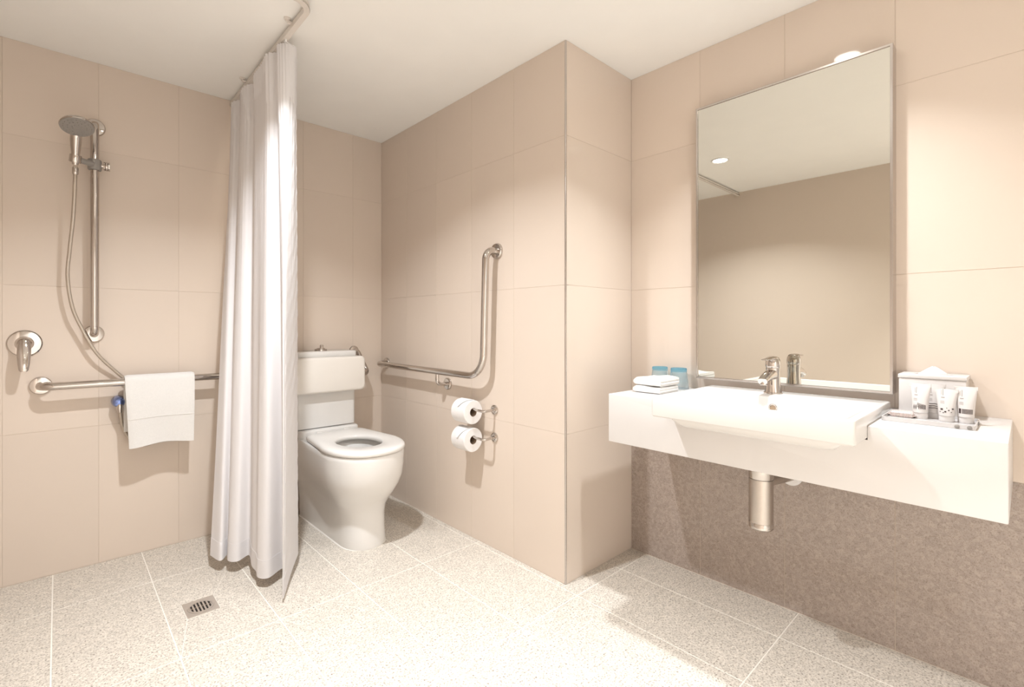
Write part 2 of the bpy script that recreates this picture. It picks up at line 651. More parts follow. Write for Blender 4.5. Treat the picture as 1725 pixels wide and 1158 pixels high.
loc = Vector((TX, 2.3, ZC))
path = fillet([(TX, YB - 0.001, TZ), (TX, TYC, TZ), (XL + 0.001, TYC, TZ)], 0.06, 12)
obj('rail', sweep_rect([p - loc for p in path], 0.020, 0.020), 'track_white', t)
slot = [p - loc for p in fillet([(TX + 0.0104, YB - 0.001, TZ - 0.004), (TX + 0.0104, TYC - 0.0104, TZ - 0.004), (XL + 0.001, TYC - 0.0104, TZ - 0.004)], 0.07, 12)]
obj('rail_slot', sweep_rect(slot, 0.0012, 0.006), 'steel', t)
for y in (1.86, 2.45):
    bmx = lathe([(0.013, 0.0), (0.013, -0.004), (0.006, -0.006), (0.006, -0.014)], (-0.024, y - 2.3, 0))
    add_box(bmx, -0.024, -0.004, y - 2.3 - 0.006, y - 2.3 + 0.006, -0.018, -0.011)
    obj('bracket', bmx, 'track_white', t)

bot = [(0.492, 2.36), (0.514, 2.289), (0.546, 2.315), (0.54, 2.265), (0.567, 2.234), (0.617, 2.25), (0.602, 2.156), (0.604, 2.102), (0.598, 2.058), (0.627, 2.026), (0.694, 2.054), (0.660, 1.945), (0.634, 1.878), (0.713, 2.018), (0.783, 2.132)]
bz = [0.055, 0.05, 0.055, 0.05, 0.05, 0.055, 0.05, 0.045, 0.04, 0.04, 0.045, 0.035, 0.018, 0.035, 0.05]
top = [(0.668, 2.715), (0.650, 2.64), (0.676, 2.575), (0.652, 2.50), (0.650, 2.42), (0.678, 2.36), (0.652, 2.29), (0.650, 2.22), (0.648, 2.15), (0.640, 2.075), (0.674, 2.03), (0.652, 1.985), (0.668, 1.955), (0.700, 1.948), (0.712, 1.965)]
N_SUB = 9
TOPC = catmull([(p[0], p[1], TZ - 0.022) for p in top], N_SUB)
BOTC = catmull([(p[0], p[1], z) for p, z in zip(bot, bz)], N_SUB)
NT = len(TOPC)
NS = 72


def curtain_pt(i, s, off=0.0):
    a, b = TOPC[i], BOTC[i]
    w = s ** 1.06
    p = a.lerp(b, w)
    # finer gathers near the track, fading downward
    g = math.exp(-s * 5.0)
    p.x += 0.006 * g * math.sin(i * 2.1)
    p.x += 0.004 * math.sin(s * 9 + i * 0.23) * s * (1 - s)
    p.y += 0.006 * math.sin(s * 6 + i * 0.31) * s * (1 - s)
    if off:
        i0, i1 = max(0, i - 1), min(NT - 1, i + 1)
        d = (TOPC[i1].lerp(BOTC[i1], w) - TOPC[i0].lerp(BOTC[i0], w))
        n = Vector((d.y, -d.x, 0))
        if n.length > 1e-6:
            p += n.normalized() * off
    return p


def curtain_sheet(i0, i1, s0, s1, ns, thick, off=0.0, pucker=0.0):
    bm = bmesh.new()
    loc = Vector((0.64, 2.3, 0))
    L = []
    for side in (-1, 1):
        g = []
        for k in range(ns + 1):
            s = s0 + (s1 - s0) * k / ns
            row = []
            for i in range(i0, i1 + 1):
                pk = pucker * math.sin(k * 1.7 + i * 0.9) * math.sin(k * 0.61)
                row.append(bm.verts.new(curtain_pt(i, s, off + pk + side * thick / 2) - loc))
            g.append(row)
        L.append(g)
    A, B = L
    w = i1 - i0
    for k in range(ns):
        for i in range(w):
            bm.faces.new((A[k][i], A[k][i + 1], A[k + 1][i + 1], A[k + 1][i]))
            bm.faces.new((B[k][i], B[k + 1][i], B[k + 1][i + 1], B[k][i + 1]))
        bm.faces.new((A[k][0], A[k + 1][0], B[k + 1][0], B[k][0]))
        bm.faces.new((A[k][w], B[k][w], B[k + 1][w], A[k + 1][w]))
    for i in range(w):
        bm.faces.new((A[0][i], B[0][i], B[0][i + 1], A[0][i + 1]))
        bm.faces.new((A[ns][i], A[ns][i + 1], B[ns][i + 1], B[ns][i]))
    return bm


cu = thing('shower_curtain', 'long white pleated fabric shower curtain hanging to the floor', 'curtain', (0.64, 2.3, 0))
fab = obj('fabric', curtain_sheet(0, NT - 1, 0.0, 1.0, NS, 0.0012), 'curtain_cloth', cu, smooth=80)
obj('bottom_hem', curtain_sheet(0, NT - 1, 0.968, 1.0, 4, 0.0030), 'curtain_cloth', cu, smooth=80)
obj('side_hem', curtain_sheet(NT - 1 - 16, NT - 1, 0.02, 0.968, 120, 0.0030, 0.0, 0.0012), 'curtain_cloth', cu, smooth=80)
for k in range(1, 14):
    i = k * N_SUB
    p = TOPC[i]
    bmx = bmesh.new()
    add_box(bmx, TX - 0.0035 - 0.64, TX + 0.0035 - 0.64, p.y - 0.005 - 2.3, p.y + 0.005 - 2.3, TZ - 0.018, TZ - 0.0095, 0.001, 1)
    add_tube(bmx, [(TX - 0.64, p.y - 2.3, TZ - 0.017), (p.x - 0.64, p.y - 2.3, TZ - 0.027)], 0.0016, 6)
    obj('glider', bmx, 'white_plastic', cu)

# ------------------------------------------------------------------ shower: rail, hand shower, hose, outlet, mixer, grab rail
RX, RY = 0.118, YB - 0.072


def flange(parent, origin, axis, r=0.037, depth=0.012, mat='chrome'):
    return obj('flange', lathe([(r, 0.0), (r, depth * 0.55), (r * 0.9, depth), (r * 0.55, depth * 1.15)], origin, axis, 28), mat, parent)


t = thing('shower_rail', 'tall vertical chrome shower rail on the back wall', 'shower rail', (RX, YB, 1.012))
pts = fillet([(0.004, -0.002, 0.905), (0.0, RY - YB, 0.905), (0.0, RY - YB, 0.0), (0.0, -0.002, 0.0)], 0.035, 8)
obj('rail', tube(pts, 0.0155, 18), 'chrome', t)
flange(t, (0.004, -0.0005, 0.905), (0, -1, 0))
flange(t, (0.0, -0.0005, 0.0), (0, -1, 0))
# slider clamp
HZ = 1.735 - 1.012
b = bmesh.new()
add_lathe(b, [(0.0225, -0.022), (0.024, -0.018), (0.024, 0.018), (0.0225, 0.022)], (0, RY - YB, HZ), (0, 0, 1), 24)
sl = obj('slider', b, 'grey_plastic', t)
b = bmesh.new()
add_tube(b, [(0.0, RY - YB - 0.008, HZ), (-0.035, RY - YB - 0.035, HZ - 0.002), (-0.062, RY - YB - 0.055, HZ - 0.002)], [0.0135, 0.0115, 0.0125], 14)
obj('holder_arm', b, 'grey_plastic', sl)
obj('cradle', lathe([(0.0185, -0.016), (0.020, -0.012), (0.020, 0.012), (0.0185, 0.016)], (-0.064, RY - YB - 0.057, HZ - 0.002), (0.1, -0.25, 1), 20), 'chrome', sl)
b = bmesh.new()
add_lathe(b, [(0.008, 0.0), (0.008, 0.018), (0.018, 0.019), (0.019, 0.024), (0.016, 0.0255), (0.019, 0.027), (0.019, 0.032), (0.016, 0.0335), (0.019, 0.035), (0.018, 0.040)], (0.012, RY - YB, HZ), (1, -0.12, 0), 20)
obj('knob', b, 'chrome', sl)

HX, HY = 0.054, RY - 0.057
hs = thing('hand_shower', 'round chrome and grey hand shower held by the rail slider', 'hand shower', (HX, HY, 1.70))
hp = catmull([(0.0, 0.0, 0.008), (0.0, -0.008, 0.04), (0.001, -0.014, 0.08), (0.002, -0.024, 0.118), (0.003, -0.044, 0.150)], 5)
hr = [0.010 + 0.009 * min(1, k / (len(hp) * 0.6)) for k in range(len(hp))]
obj('handle', tube(hp, hr, 18), 'chrome', hs)
axd = Vector((0.04, -0.36, -0.93)).normalized()
hc = Vector((0.004, -0.088, 0.140))
hd = obj('head', lathe([(0.004, -0.026), (0.026, -0.022), (0.052, -0.009), (0.0565, 0.0), (0.055, 0.004)], hc, axd, 36), 'chrome', hs)
b = lathe([(0.055, 0.0035), (0.054, 0.0065), (0.01, 0.0072)], hc, axd, 36)
obj('spray_face', b, 'head_face', hd)
q = Vector((0, 0, 1)).rotation_difference(axd)
b = bmesh.new()
for ring_r, cnt in ((0.016, 8), (0.030, 14), (0.044, 20)):
    for k in range(cnt):
        a = 2 * PI * k / cnt
        add_lathe(b, [(0.0018, 0.0065), (0.0012, 0.009)], hc + q @ Vector((ring_r * math.cos(a), ring_r * math.sin(a), 0)), axd, 6)
nz = obj('nozzles', b, 'grey_plastic', hd)
nz['kind'] = 'stuff'

ho = thing('shower_hose', 'flexible metal shower hose looping down behind the hand towel', 'shower hose', (0.12, 2.68, 0.48))
hl = Vector((0.12, 2.68, 0.48))
hpts = [(HX, HY, 1.703), (HX - 0.001, HY, 1.64), (0.048, 2.625, 1.50), (0.037, 2.65, 1.36), (0.031, 2.665, 1.25), (0.045, 2.675, 1.13), (0.075, 2.685, 1.04), (0.125, 2.69, 0.93), (0.20, 2.709, 0.835), (0.285, 2.714, 0.74), (0.35, 2.714, 0.63), (0.352, 2.714, 0.535), (0.305, 2.714, 0.498), (0.255, 2.713, 0.52), (0.220, 2.705, 0.585), (0.207, 2.685, 0.66), (0.2045, 2.682, 0.69)]
obj('hose', tube([p - hl for p in catmull(hpts, 7)], 0.0068, 12), 'hose_metal', ho)
b = lathe([(0.0085, 0.0), (0.0105, 0.004), (0.0105, 0.026), (0.0085, 0.03)], Vector((HX, HY, 1.668)) - hl, (0, 0, 1), 16)
obj('ferrule', b, 'chrome', ho)
b = lathe([(0.0085, 0.0), (0.0105, 0.004), (0.0105, 0.022), (0.009, 0.026)], Vector((0.206, 2.6835, 0.662)) - hl, (0, 0, 1), 16)
obj('ferrule', b, 'chrome', ho)

ou = thing('hose_outlet', 'small chrome wall elbow, blue reflection painted in, feeding the shower hose', 'pipe fitting', (0.203, YB, 0.708))
obj('elbow', lathe([(0.026, 0.0), (0.026, 0.010), (0.024, 0.03), (0.022, 0.052), (0.016, 0.062), (0.004, 0.065)], (0, -0.0005, 0), (0, -1, 0), 28), 'chrome_blue_reflection', ou)
obj('spigot', lathe([(0.0125, 0.0), (0.0125, 0.02), (0.011, 0.03)], (0.002, -0.054, -0.008), (0, 0, -1), 16, True, True), 'chrome', ou)

mx = thing('shower_mixer', 'round chrome shower mixer with a lever pointing down', 'shower mixer', (-0.100, YB, 0.975))
obj('wall_plate', lathe([(0.054, 0.0), (0.054, 0.004), (0.050, 0.008), (0.030, 0.010)], (0, -0.0005, 0), (0, -1, 0), 40), 'chrome', mx)
obj('dome', lathe([(0.029, 0.008), (0.029, 0.035), (0.027, 0.046), (0.020, 0.057), (0.009, 0.063), (0.001, 0.064)], (0, 0, 0), (0, -1, 0), 32), 'chrome', mx)
b = bmesh.new()
rings = []
for k, (z, y, w, d) in enumerate([(0.010, -0.050, 0.017, 0.012), (-0.012, -0.060, 0.021, 0.013), (-0.045, -0.072, 0.021, 0.0095), (-0.080, -0.080, 0.018, 0.0075), (-0.104, -0.084, 0.0145, 0.006), (-0.110, -0.085, 0.009, 0.003)]):
    rings.append([Vector((w * math.cos(2 * PI * j / 20), y + d * math.sin(2 * PI * j / 20), z)) for j in range(20)])
loft(b, rings)
obj('lever', b, 'chrome', mx, smooth=60)

gb = thing('grab_rail', 'straight horizontal chrome grab rail carrying the hand towel', 'grab rail', (-0.052, YB, 0.799))
BY = YB - 0.080
pts = fillet([(0, -0.001, 0), (0, BY - YB, 0), (0.90, BY - YB, 0), (0.90, -0.001, 0)], 0.042, 8)
obj('rail', tube(pts, 0.0160, 18), 'chrome', gb)
flange(gb, (0, -0.0005, 0), (0, -1, 0))
flange(gb, (0.90, -0.0005, 0), (0, -1, 0))


# hand towel over the rail
def towel():
    R = 0.0175
    th = 0.013
    x0, x1 = 0.219, 0.483
    zc = 0.799
    NX = 26
    # centre line in (y, z): back bottom -> over rail -> front bottom
    cl = []
    rc = R + th / 2
    for k in range(12):
        f = k / 11
        cl.append((BY + rc + 0.006 * math.sin(f * PI), 0.575 + (zc - 0.575) * f))
    for k in range(1, 10):
        a = PI * k / 10
        cl.append((BY + rc * math.cos(a), zc + rc * math.sin(a)))
    for k in range(19):
        f = k / 18
        cl.append((BY - rc - 0.020 * f - 0.004 * math.sin(f * PI * 1.5), zc - (zc - 0.516) * f))
    n = len(cl)

    def pt(i, u, side):
        a, c = cl[max(0, i - 1)], cl[min(n - 1, i + 1)]
        d = Vector((0, c[0] - a[0], c[1] - a[1])).normalized()
        nn = Vector((0, -d.z, d.y))
        y, z = cl[i]
        f = max(0, (i - 21) / (n - 22))
        xa = x0 + 0.013 * f
        xb = x1 - 0.007 * f
        e = 1.0 - 0.55 * max(0, abs(u - 0.5) * 2 - 0.93) / 0.07
        p = Vector((xa + (xb - xa) * u, y, z)) + nn * side * th / 2 * e
        drop = f * f
        p.z += -0.006 * math.cos(u * 2 * PI) * drop
        p.y += -0.007 * math.sin(u * 2 * PI + 0.6) * drop
        return p
    return pt, n, NX


pt, n, NX = towel()
tw = thing('hand_towel', 'folded white hand towel hung over the horizontal grab rail', 'towel', (0.35, BY, 0.52))
tl = Vector((0.35, BY, 0.52))
b = bmesh.new()
rings = []
for i in range(n):
    rings.append([pt(i, k / NX, 1) - tl for k in range(NX + 1)] + [pt(i, 1 - k / NX, -1) - tl for k in range(NX + 1)])
loft(b, rings)
obj('fabric', b, 'towel', tw, smooth=60)
b = bmesh.new()
rings = []
for i in range(n - 9, n - 7):
    rr = []
    for k in range(NX + 1):
        p = pt(i, k / NX, -1.0)
        rr.append(p - tl)
    rings.append(rr)
# woven border: thin band proud of the front face
up = []
for (r0, lift) in ((rings[0], 0.0), (rings[0], -0.0014), (rings[1], -0.0014), (rings[1], 0.0)):
    up.append([p + Vector((0, lift - 0.0001 if lift else 0.0, 0)) for p in r0])
zband = up[0][0].z
for idx, dz in ((0, 0.0), (1, -0.0008), (2, 0.0), (3, 0.0)):
    pass
for idx in (2, 3):
    up[idx] = [Vector((p.x, p.y, q0.z - 0.005)) for p, q0 in zip(up[1] if idx == 2 else up[0], up[0])]
loft(b, up, False, False, closed=False)
obj('border_band', b, 'towel', tw, smooth=0)
b = bmesh.new()
rings = []
for i in range(n - 15, n):
    f = (i - (n - 15)) / 14
    rings.append([pt(i, 0.012 + 0.976 * k / NX, -1.0) - tl + Vector((0, 0.004 + 0.010 * f, 0.006 * f)) for k in range(NX + 1)] + [pt(i, 0.988 - 0.976 * k / NX, -1.0) - tl + Vector((0, 0.008 + 0.012 * f, 0.006 * f)) for k in range(NX + 1)])
loft(b, rings)
obj('inner_fold', b, 'towel', tw, smooth=60)

# ------------------------------------------------------------------ floor drain
dx, dy = (DR[0] + DR[1]) / 2, (DR[2] + DR[3]) / 2
dr = thing('floor_drain', 'small square steel floor drain with a round slotted grate', 'drain', (dx, dy, 0))
hw, hh = (DR[1] - DR[0]) / 2, (DR[3] - DR[2]) / 2
b = bmesh.new()
NR = 32
sq = []
for k in range(NR):
    a = 2 * PI * k / NR
    c, s = math.cos(a), math.sin(a)
    m = 1 / max(abs(c), abs(s))
    sq.append((c * m, s * m))
R0 = 0.043
rings = [[Vector((p[0] * hw, p[1] * hh, -0.004)) for p in sq], [Vector((p[0] * hw, p[1] * hh, 0.0004)) for p in sq],
         [Vector((R0 * math.cos(2 * PI * k / NR), R0 * math.sin(2 * PI * k / NR), -0.0004)) for k in range(NR)],
         [Vector((R0 * math.cos(2 * PI * k / NR), R0 * math.sin(2 * PI * k / NR), -0.0035)) for k in range(NR)]]
loft(b, rings, False, False)
obj('frame', b, 'steel_satin', dr, smooth=20)
obj('sump', lathe([(R0 + 0.001, -0.0008), (R0 + 0.001, -0.0011), (0.01, -0.00115)], (0, 0, 0), (0, 0, 1), NR), 'dark_gap', dr)
obj('grate_ring', lathe([(0.0425, -0.0005), (0.0425, 0.0008), (0.036, 0.0008), (0.036, -0.0005)], (0, 0, 0), (0, 0, 1), NR, False, False), 'steel_satin', dr)
for k in range(-3, 4):
    x = k * 0.0115 + 0.0
    L = math.sqrt(max(0, 0.0365 ** 2 - x * x))
    obj('grate_bar', box(x - 0.0028, x + 0.0028, -L, L, -0.0008, 0.0008, 0.0006, 1), 'steel_satin', dr)
obj('grate_cross', box(-0.036, 0.036, -0.0025, 0.0025, -0.0009, 0.0007), 'steel', dr)

# ------------------------------------------------------------------ toilet
TCX = 1.105


def dshape(yf, yb, hwf, hwb, z, lf, n=64, rb=0.03):
    """D outline: half ellipse toward -y, straight sides to a rounded back"""
    out = []
    nf = 32
    yc = yf + lf
    for k in range(nf + 1):
        a = PI + PI * k / nf
        ca, sa = math.cos(a), math.sin(a)
        e = 0.88
        out.append(Vector((hwf * math.copysign(abs(ca) ** e, ca), yc + lf * math.copysign(abs(sa) ** e, sa), z)))
    ns = 7
    for k in range(1, ns + 1):
        f = k / ns
        out.append(Vector((hwf + (hwb - hwf) * f, yc + (yb - rb - yc) * f, z)))
    for k in range(1, 5):
        a = PI / 2 * k / 4
        out.append(Vector((hwb - rb + rb * math.cos(a), yb - rb + rb * math.sin(a), z)))
    for k in range(1, 5):
        out.append(Vector(((hwb - rb) * (1 - 2 * k / 5), yb, z)))
    for k in range(0, 5):
        a = PI / 2 + PI / 2 * k / 4
        out.append(Vector((-hwb + rb + rb * math.cos(a), yb - rb + rb * math.sin(a), z)))
    for k in range(1, ns):
        f = 1 - k / ns
        out.append(Vector((-(hwf + (hwb - hwf) * f), yc + (yb - rb - yc) * f, z)))
    return out


def egg(cy, hw, hl_f, hl_b, z, like):
    """egg opening with one point per point of outline 'like' (matched by angle)"""
    out = []
    for p in like:
        a = math.atan2(p.y - cy, p.x)
        s = math.sin(a)
        hl = hl_b if s > 0 else hl_f
        c = math.cos(a)
        r = 1 / math.sqrt((c / hw) ** 2 + (s / hl) ** 2)
        out.append(Vector((r * c, cy + r * s, z)))
    return out


to = thing('toilet', 'white close-coupled toilet with an open seat and skirted pan', 'toilet', (TCX, 2.4, 0))
T0 = 2.4
SEC = [  # z, yfront, hw front, hw back, front length
    (0.000, 2.055, 0.108, 0.112, 0.13), (0.015, 2.053, 0.110, 0.113, 0.13), (0.08, 2.060, 0.108, 0.114, 0.13), (0.15, 2.060, 0.110, 0.118, 0.135),
    (0.19, 2.050, 0.118, 0.122, 0.145), (0.225, 2.028, 0.134, 0.126, 0.165), (0.26, 2.000, 0.153, 0.132, 0.187), (0.30, 1.976, 0.171, 0.142, 0.208),
    (0.34, 1.961, 0.182, 0.152, 0.22), (0.39, 1.954, 0.187, 0.162, 0.227), (0.43, 1.952, 0.189, 0.168, 0.230), (0.448, 1.952, 0.189, 0.170, 0.230), (0.455, 1.956, 0.185, 0.167, 0.227)]
rings = [dshape(yf - T0, 2.70 - T0, a, c, z, l) for z, yf, a, c, l in SEC]
like = rings[-1]
inn = [egg(2.20 - T0, hw, hf, hb, z, like) for hw, hf, hb, z in ((0.135, 0.185, 0.165, 0.455), (0.128, 0.178, 0.158, 0.450), (0.125, 0.172, 0.150, 0.42), (0.112, 0.150, 0.125, 0.36), (0.085, 0.105, 0.09, 0.30), (0.05, 0.06, 0.055, 0.25), (0.02, 0.025, 0.02, 0.24))]
b = bmesh.new()
loft(b, rings + inn, True, True)
obj('pan', b, 'ceramic', to, smooth=50)
# sealant line round the foot
o0 = dshape(2.056 - T0, 2.702 - T0, 0.113, 0.116, 0.0, 0.133)
o1 = dshape(2.060 - T0, 2.701 - T0, 0.109, 0.113, 0.006, 0.13)
b = bmesh.new()
loft(b, [o0, [Vector((p.x, p.y, 0.003)) for p in o0], o1], True, True)
obj('sealant_bead', b, 'sealant', to)
b = bmesh.new()
wv = egg(2.20 - T0, 0.076, 0.093, 0.08, 0.288, like)
loft(b, [[Vector((p.x, p.y, 0.286)) for p in wv], wv])
obj('water', b, 'water', to)


def seat_ring(z, ins):
    return dshape(1.946 - T0 + ins, 2.500 - T0 - ins, 0.193 - ins, 0.160 - ins, z, 0.240 - ins * 0.5, rb=0.05)


so = [seat_ring(0.458, 0.004), seat_ring(0.462, 0.0), seat_ring(0.474, 0.0), seat_ring(0.481, 0.005), seat_ring(0.484, 0.018)]
lk = so[-1]
si = [egg(2.20 - T0, a, f_, b_, z, lk) for a, f_, b_, z in ((0.112, 0.146, 0.142, 0.482), (0.104, 0.136, 0.134, 0.476), (0.102, 0.134, 0.132, 0.466), (0.106, 0.138, 0.136, 0.459))]
b = bmesh.new()
vr = loft(b, so + si, False, False)
for i in range(len(lk)):
    j = (i + 1) % len(lk)
    b.faces.new((vr[-1][i], vr[-1][j], vr[0][j], vr[0][i]))
obj('seat', b, 'seat_plastic', to, smooth=50)
for sx in (-1, 1):
    obj('seat_hinge', lathe([(0.016, 0.0), (0.016, 0.018), (0.013, 0.022)], (sx * 0.075, 2.497 - T0, 0.462), (0, 0, 1), 20), 'seat_plastic', to)
# raised deck behind the seat, carrying the cistern
b = bmesh.new()
loft(b, [rrect(-0.166 + i_, 0.166 - i_, 2.520 - T0 + i_, 2.705 - T0, z, 0.03) for z, i_ in ((0.440, 0.0), (0.482, 0.0), (0.488, 0.003), (0.490, 0.008))])
obj('cistern_deck', b, 'ceramic', to, smooth=50)
# cistern
ci = obj('cistern', None or (lambda b: (loft(b, [rrect(-0.168, 0.168, 2.572 - T0, YB - 0.002 - T0, z, 0.022) for z in (0.4935, 0.497, 0.865)]), b)[1])(bmesh.new()), 'ceramic', to)
b = bmesh.new()
loft(b, [rrect(-0.175 + i_, 0.175 - i_, 2.565 - T0 + i_, YB - 0.002 - T0, z, 0.024) for z, i_ in ((0.868, 0.002), (0.871, 0.0), (0.899, 0.0), (0.905, 0.003), (0.907, 0.010))])
obj('cistern_lid', b, 'ceramic', to)
bt = obj('flush_button', lathe([(0.034, 0.0), (0.034, 0.007), (0.031, 0.010), (0.024, 0.010), (0.023, 0.008), (0.0225, 0.008), (0.0225, 0.012), (0.020, 0.014)], (-0.003, 2.655 - T0, 0.907), (0, 0, 1), 32), 'chrome', to)
obj('raised_button', lathe([(0.010, 0.0), (0.010, 0.016), (0.008, 0.019)], (0.004, 2.66 - T0, 0.920), (0, 0, 1), 20), 'chrome', bt)

# backrest pad on its bracket
br = thing('padded_back_support', 'cream padded toilet backrest on bent steel brackets', 'backrest', (TCX, 2.545, 0.78))
b = bmesh.new()
PW0, PW1, PZ = -0.205, 0.205, 0.096


def padring(y, ins):
    r = max(0.004, 0.026 - ins * 0.3)
    return [Vector((p.x, y, p.y)) for p in rrect(PW0 + ins, PW1 - ins, -PZ + ins, PZ - ins, 0, r)]


loft(b, [padring(0.020, 0.004), padring(0.016, 0.0), padring(-0.010, 0.0), padring(-0.018, 0.004), padring(-0.021, 0.012)])
obj('pad', b, 'pad_vinyl', br, smooth=50)
for sx in (-1, 1):
    pts = fillet([(sx * 0.235, YB - 2.545 - 0.002, 0.115), (sx * 0.235, YB - 2.545 - 0.05, 0.115), (sx * 0.262, 0.062, -0.012), (sx * 0.15, 0.012, -0.012)], [0.025, 0.030], 8)
    bk = obj('bracket', tube(pts, 0.0135, 16), 'chrome', br)
    obj('flange', lathe([(0.030, 0.0), (0.030, 0.006), (0.027, 0.010), (0.015, 0.012)], (sx * 0.235, YB - 2.545 - 0.0005, 0.115), (0, -1, 0), 24), 'chrome', bk)

# ------------------------------------------------------------------ angled grab rail on the alcove wall
ga = thing('angled_grab_rail', 'L-shaped chrome grab rail beside the toilet', 'grab rail', (XN, 2.2, 0.81))
gx = -0.072
pts = fillet([(-0.001, 1.655 - 2.2, 0.585), (gx, 1.655 - 2.2, 0.585), (gx, 1.675 - 2.2, 0.0), (gx, 2.665 - 2.2, 0.004), (-0.001, 2.665 - 2.2, 0.004)], [0.045, 0.11, 0.045], 10)
obj('rail', tube(pts, 0.0165, 18), 'chrome', ga)
flange(ga, (-0.0005, 1.655 - 2.2, 0.585), (-1, 0, 0))
flange(ga, (-0.0005, 2.665 - 2.2, 0.004), (-1, 0, 0), 0.033)
pts = fillet([(gx, 2.035 - 2.2, -0.008), (gx, 2.035 - 2.2, -0.068), (-0.001, 2.035 - 2.2, -0.068)], 0.028, 8)
st = obj('support_arm', tube(pts, 0.0095, 14), 'chrome', ga)
obj('flange', lathe([(0.031, 0.0), (0.031, 0.008), (0.027, 0.012), (0.012, 0.014)], (-0.0005, 2.035 - 2.2, -0.068), (-1, 0, 0), 24), 'chrome', st)

# ------------------------------------------------------------------ toilet rolls
RXC = 1.453
ROLL_R, ROLL_W = 0.056, 0.100


def roll_holder(z, label):
    t = thing('toilet_roll_holder', label, 'roll holder', (XN, 1.672, z), group='toilet roll holders on the alcove wall')
    obj('flange', lathe([(0.022, 0.0), (0.022, 0.006), (0.018, 0.010), (0.010, 0.012)], (-0.0005, 0, 0), (-1, 0, 0), 24), 'chrome', t)
    dx_ = RXC - XN
    obj('arm', tube(fillet([(-0.004, 0, 0), (dx_, -0.010, 0), (dx_, 0.175, 0)], 0.016, 8), 0.0065, 14), 'chrome', t)
    obj('end_stop', lathe([(0.0085, 0.0), (0.0085, 0.008), (0.006, 0.010)], (dx_, 0.172, 0), (0, 1, 0), 16), 'chrome', t)
    return t


def paper_roll(z, label, fold):
    zc = z - 0.0125
    t = thing('toilet_roll', label, 'toilet roll', (RXC, 1.738, zc), group='toilet rolls on the alcove wall')
    b = bmesh.new()
    prof = [(0.0205, 0.0), (ROLL_R - 0.002, 0.0), (ROLL_R, 0.002), (ROLL_R, ROLL_W - 0.002), (ROLL_R - 0.002, ROLL_W), (0.0205, ROLL_W)]
    q = Vector((0, 0, 1)).rotation_difference(Vector((0, 1, 0)))
    seg = 48
    rings = [[q @ Vector((r * math.cos(2 * PI * k / seg), r * math.sin(2 * PI * k / seg), h)) for k in range(seg)] for r, h in prof]
    vr = loft(b, rings, False, False)
    for i in range(seg):
        j = (i + 1) % seg
        b.faces.new((vr[-1][i], vr[-1][j], vr[0][j], vr[0][i]))
    obj('paper', b, 'paper', t, smooth=40)
    obj('core', lathe([(0.0203, 0.0005), (0.0203, ROLL_W - 0.0005), (0.0192, ROLL_W - 0.0005), (0.0192, 0.0005), (0.0203, 0.0005)], (0, 0, 0), (0, 1, 0), 32, False, False), 'core_card', t)
    # loose sheet end folded to a point, lying on the outside
    b = bmesh.new()
    rr = ROLL_R + 0.0012
    tri = []
    NA = 12
    for k in range(NA + 1):
        f = k / NA
        a = math.radians(fold[0] + (fold[1] - fold[0]) * f)
        wgt = (ROLL_W - 0.004) * (1 - f * fold[2])
        y0 = 0.002 + (ROLL_W - 0.004 - wgt) * 0.5
        r1 = rr + 0.003 * f
        tri.append((a, y0, y0 + wgt, r1))
    lo, hi = [], []
    for th in (0.0, 0.0012):
        rows = []
        for a, y0, y1, r1 in tri:
            rows.append([Vector((-(r1 + th) * math.cos(a), y0 + (y1 - y0) * m / 4, (r1 + th) * math.sin(a))) for m in range(5)])
        (lo if th == 0 else hi).extend(rows)
    rings = [l + list(reversed(h)) for l, h in zip(lo, hi)]
    loft(b, rings)
    obj('folded_end', b, 'paper', t, smooth=40)
    return t


for z, lb, lr, fo in ((0.653, 'upper chrome toilet roll holder arm', 'upper toilet roll with its end folded to a point', (100, 28, 0.94)), (0.523, 'lower chrome toilet roll holder arm', 'lower toilet roll below the other one', (85, 12, 0.9))):
    roll_holder(z, lb)
    paper_roll(z, lr, fo)

# ------------------------------------------------------------------ mirror
MX = 1.957
MY0, MY1, MZ0, MZ1 = 0.285, 0.914, 0.832, 1.940
mi = thing('wall_mirror', 'tall rectangular wall mirror in a slim metal frame', 'mirror', (XR, (MY0 + MY1) / 2, MZ0))
mo = Vector((XR, (MY0 + MY1) / 2, MZ0))


def rect_yz(x, ins):
    return [Vector((x, y, z)) - mo for y, z in ((MY0 + ins, MZ0 + ins), (MY1 - ins, MZ0 + ins), (MY1 - ins, MZ1 - ins), (MY0 + ins, MZ1 - ins))]


b = bmesh.new()
loft(b, [rect_yz(XR - 0.0005, 0.004), rect_yz(XR - 0.0005, 0.0), rect_yz(MX + 0.001, 0.0), rect_yz(MX, 0.001), rect_yz(MX, 0.007), rect_yz(MX + 0.0045, 0.0075)], False, False)
obj('frame', b, 'frame_metal', mi, smooth=20)
b = bmesh.new()
loft(b, [rect_yz(XR - 0.001, 0.0045), rect_yz(MX + 0.0105, 0.0075)])
obj('backing_board', b, 'grey_plastic', mi, smooth=0)
b = bmesh.new()
loft(b, [rect_yz(MX + 0.0102, 0.0078), rect_yz(MX + 0.004, 0.0078)])
obj('mirror_glass', b, 'mirror_silver', mi, smooth=0)

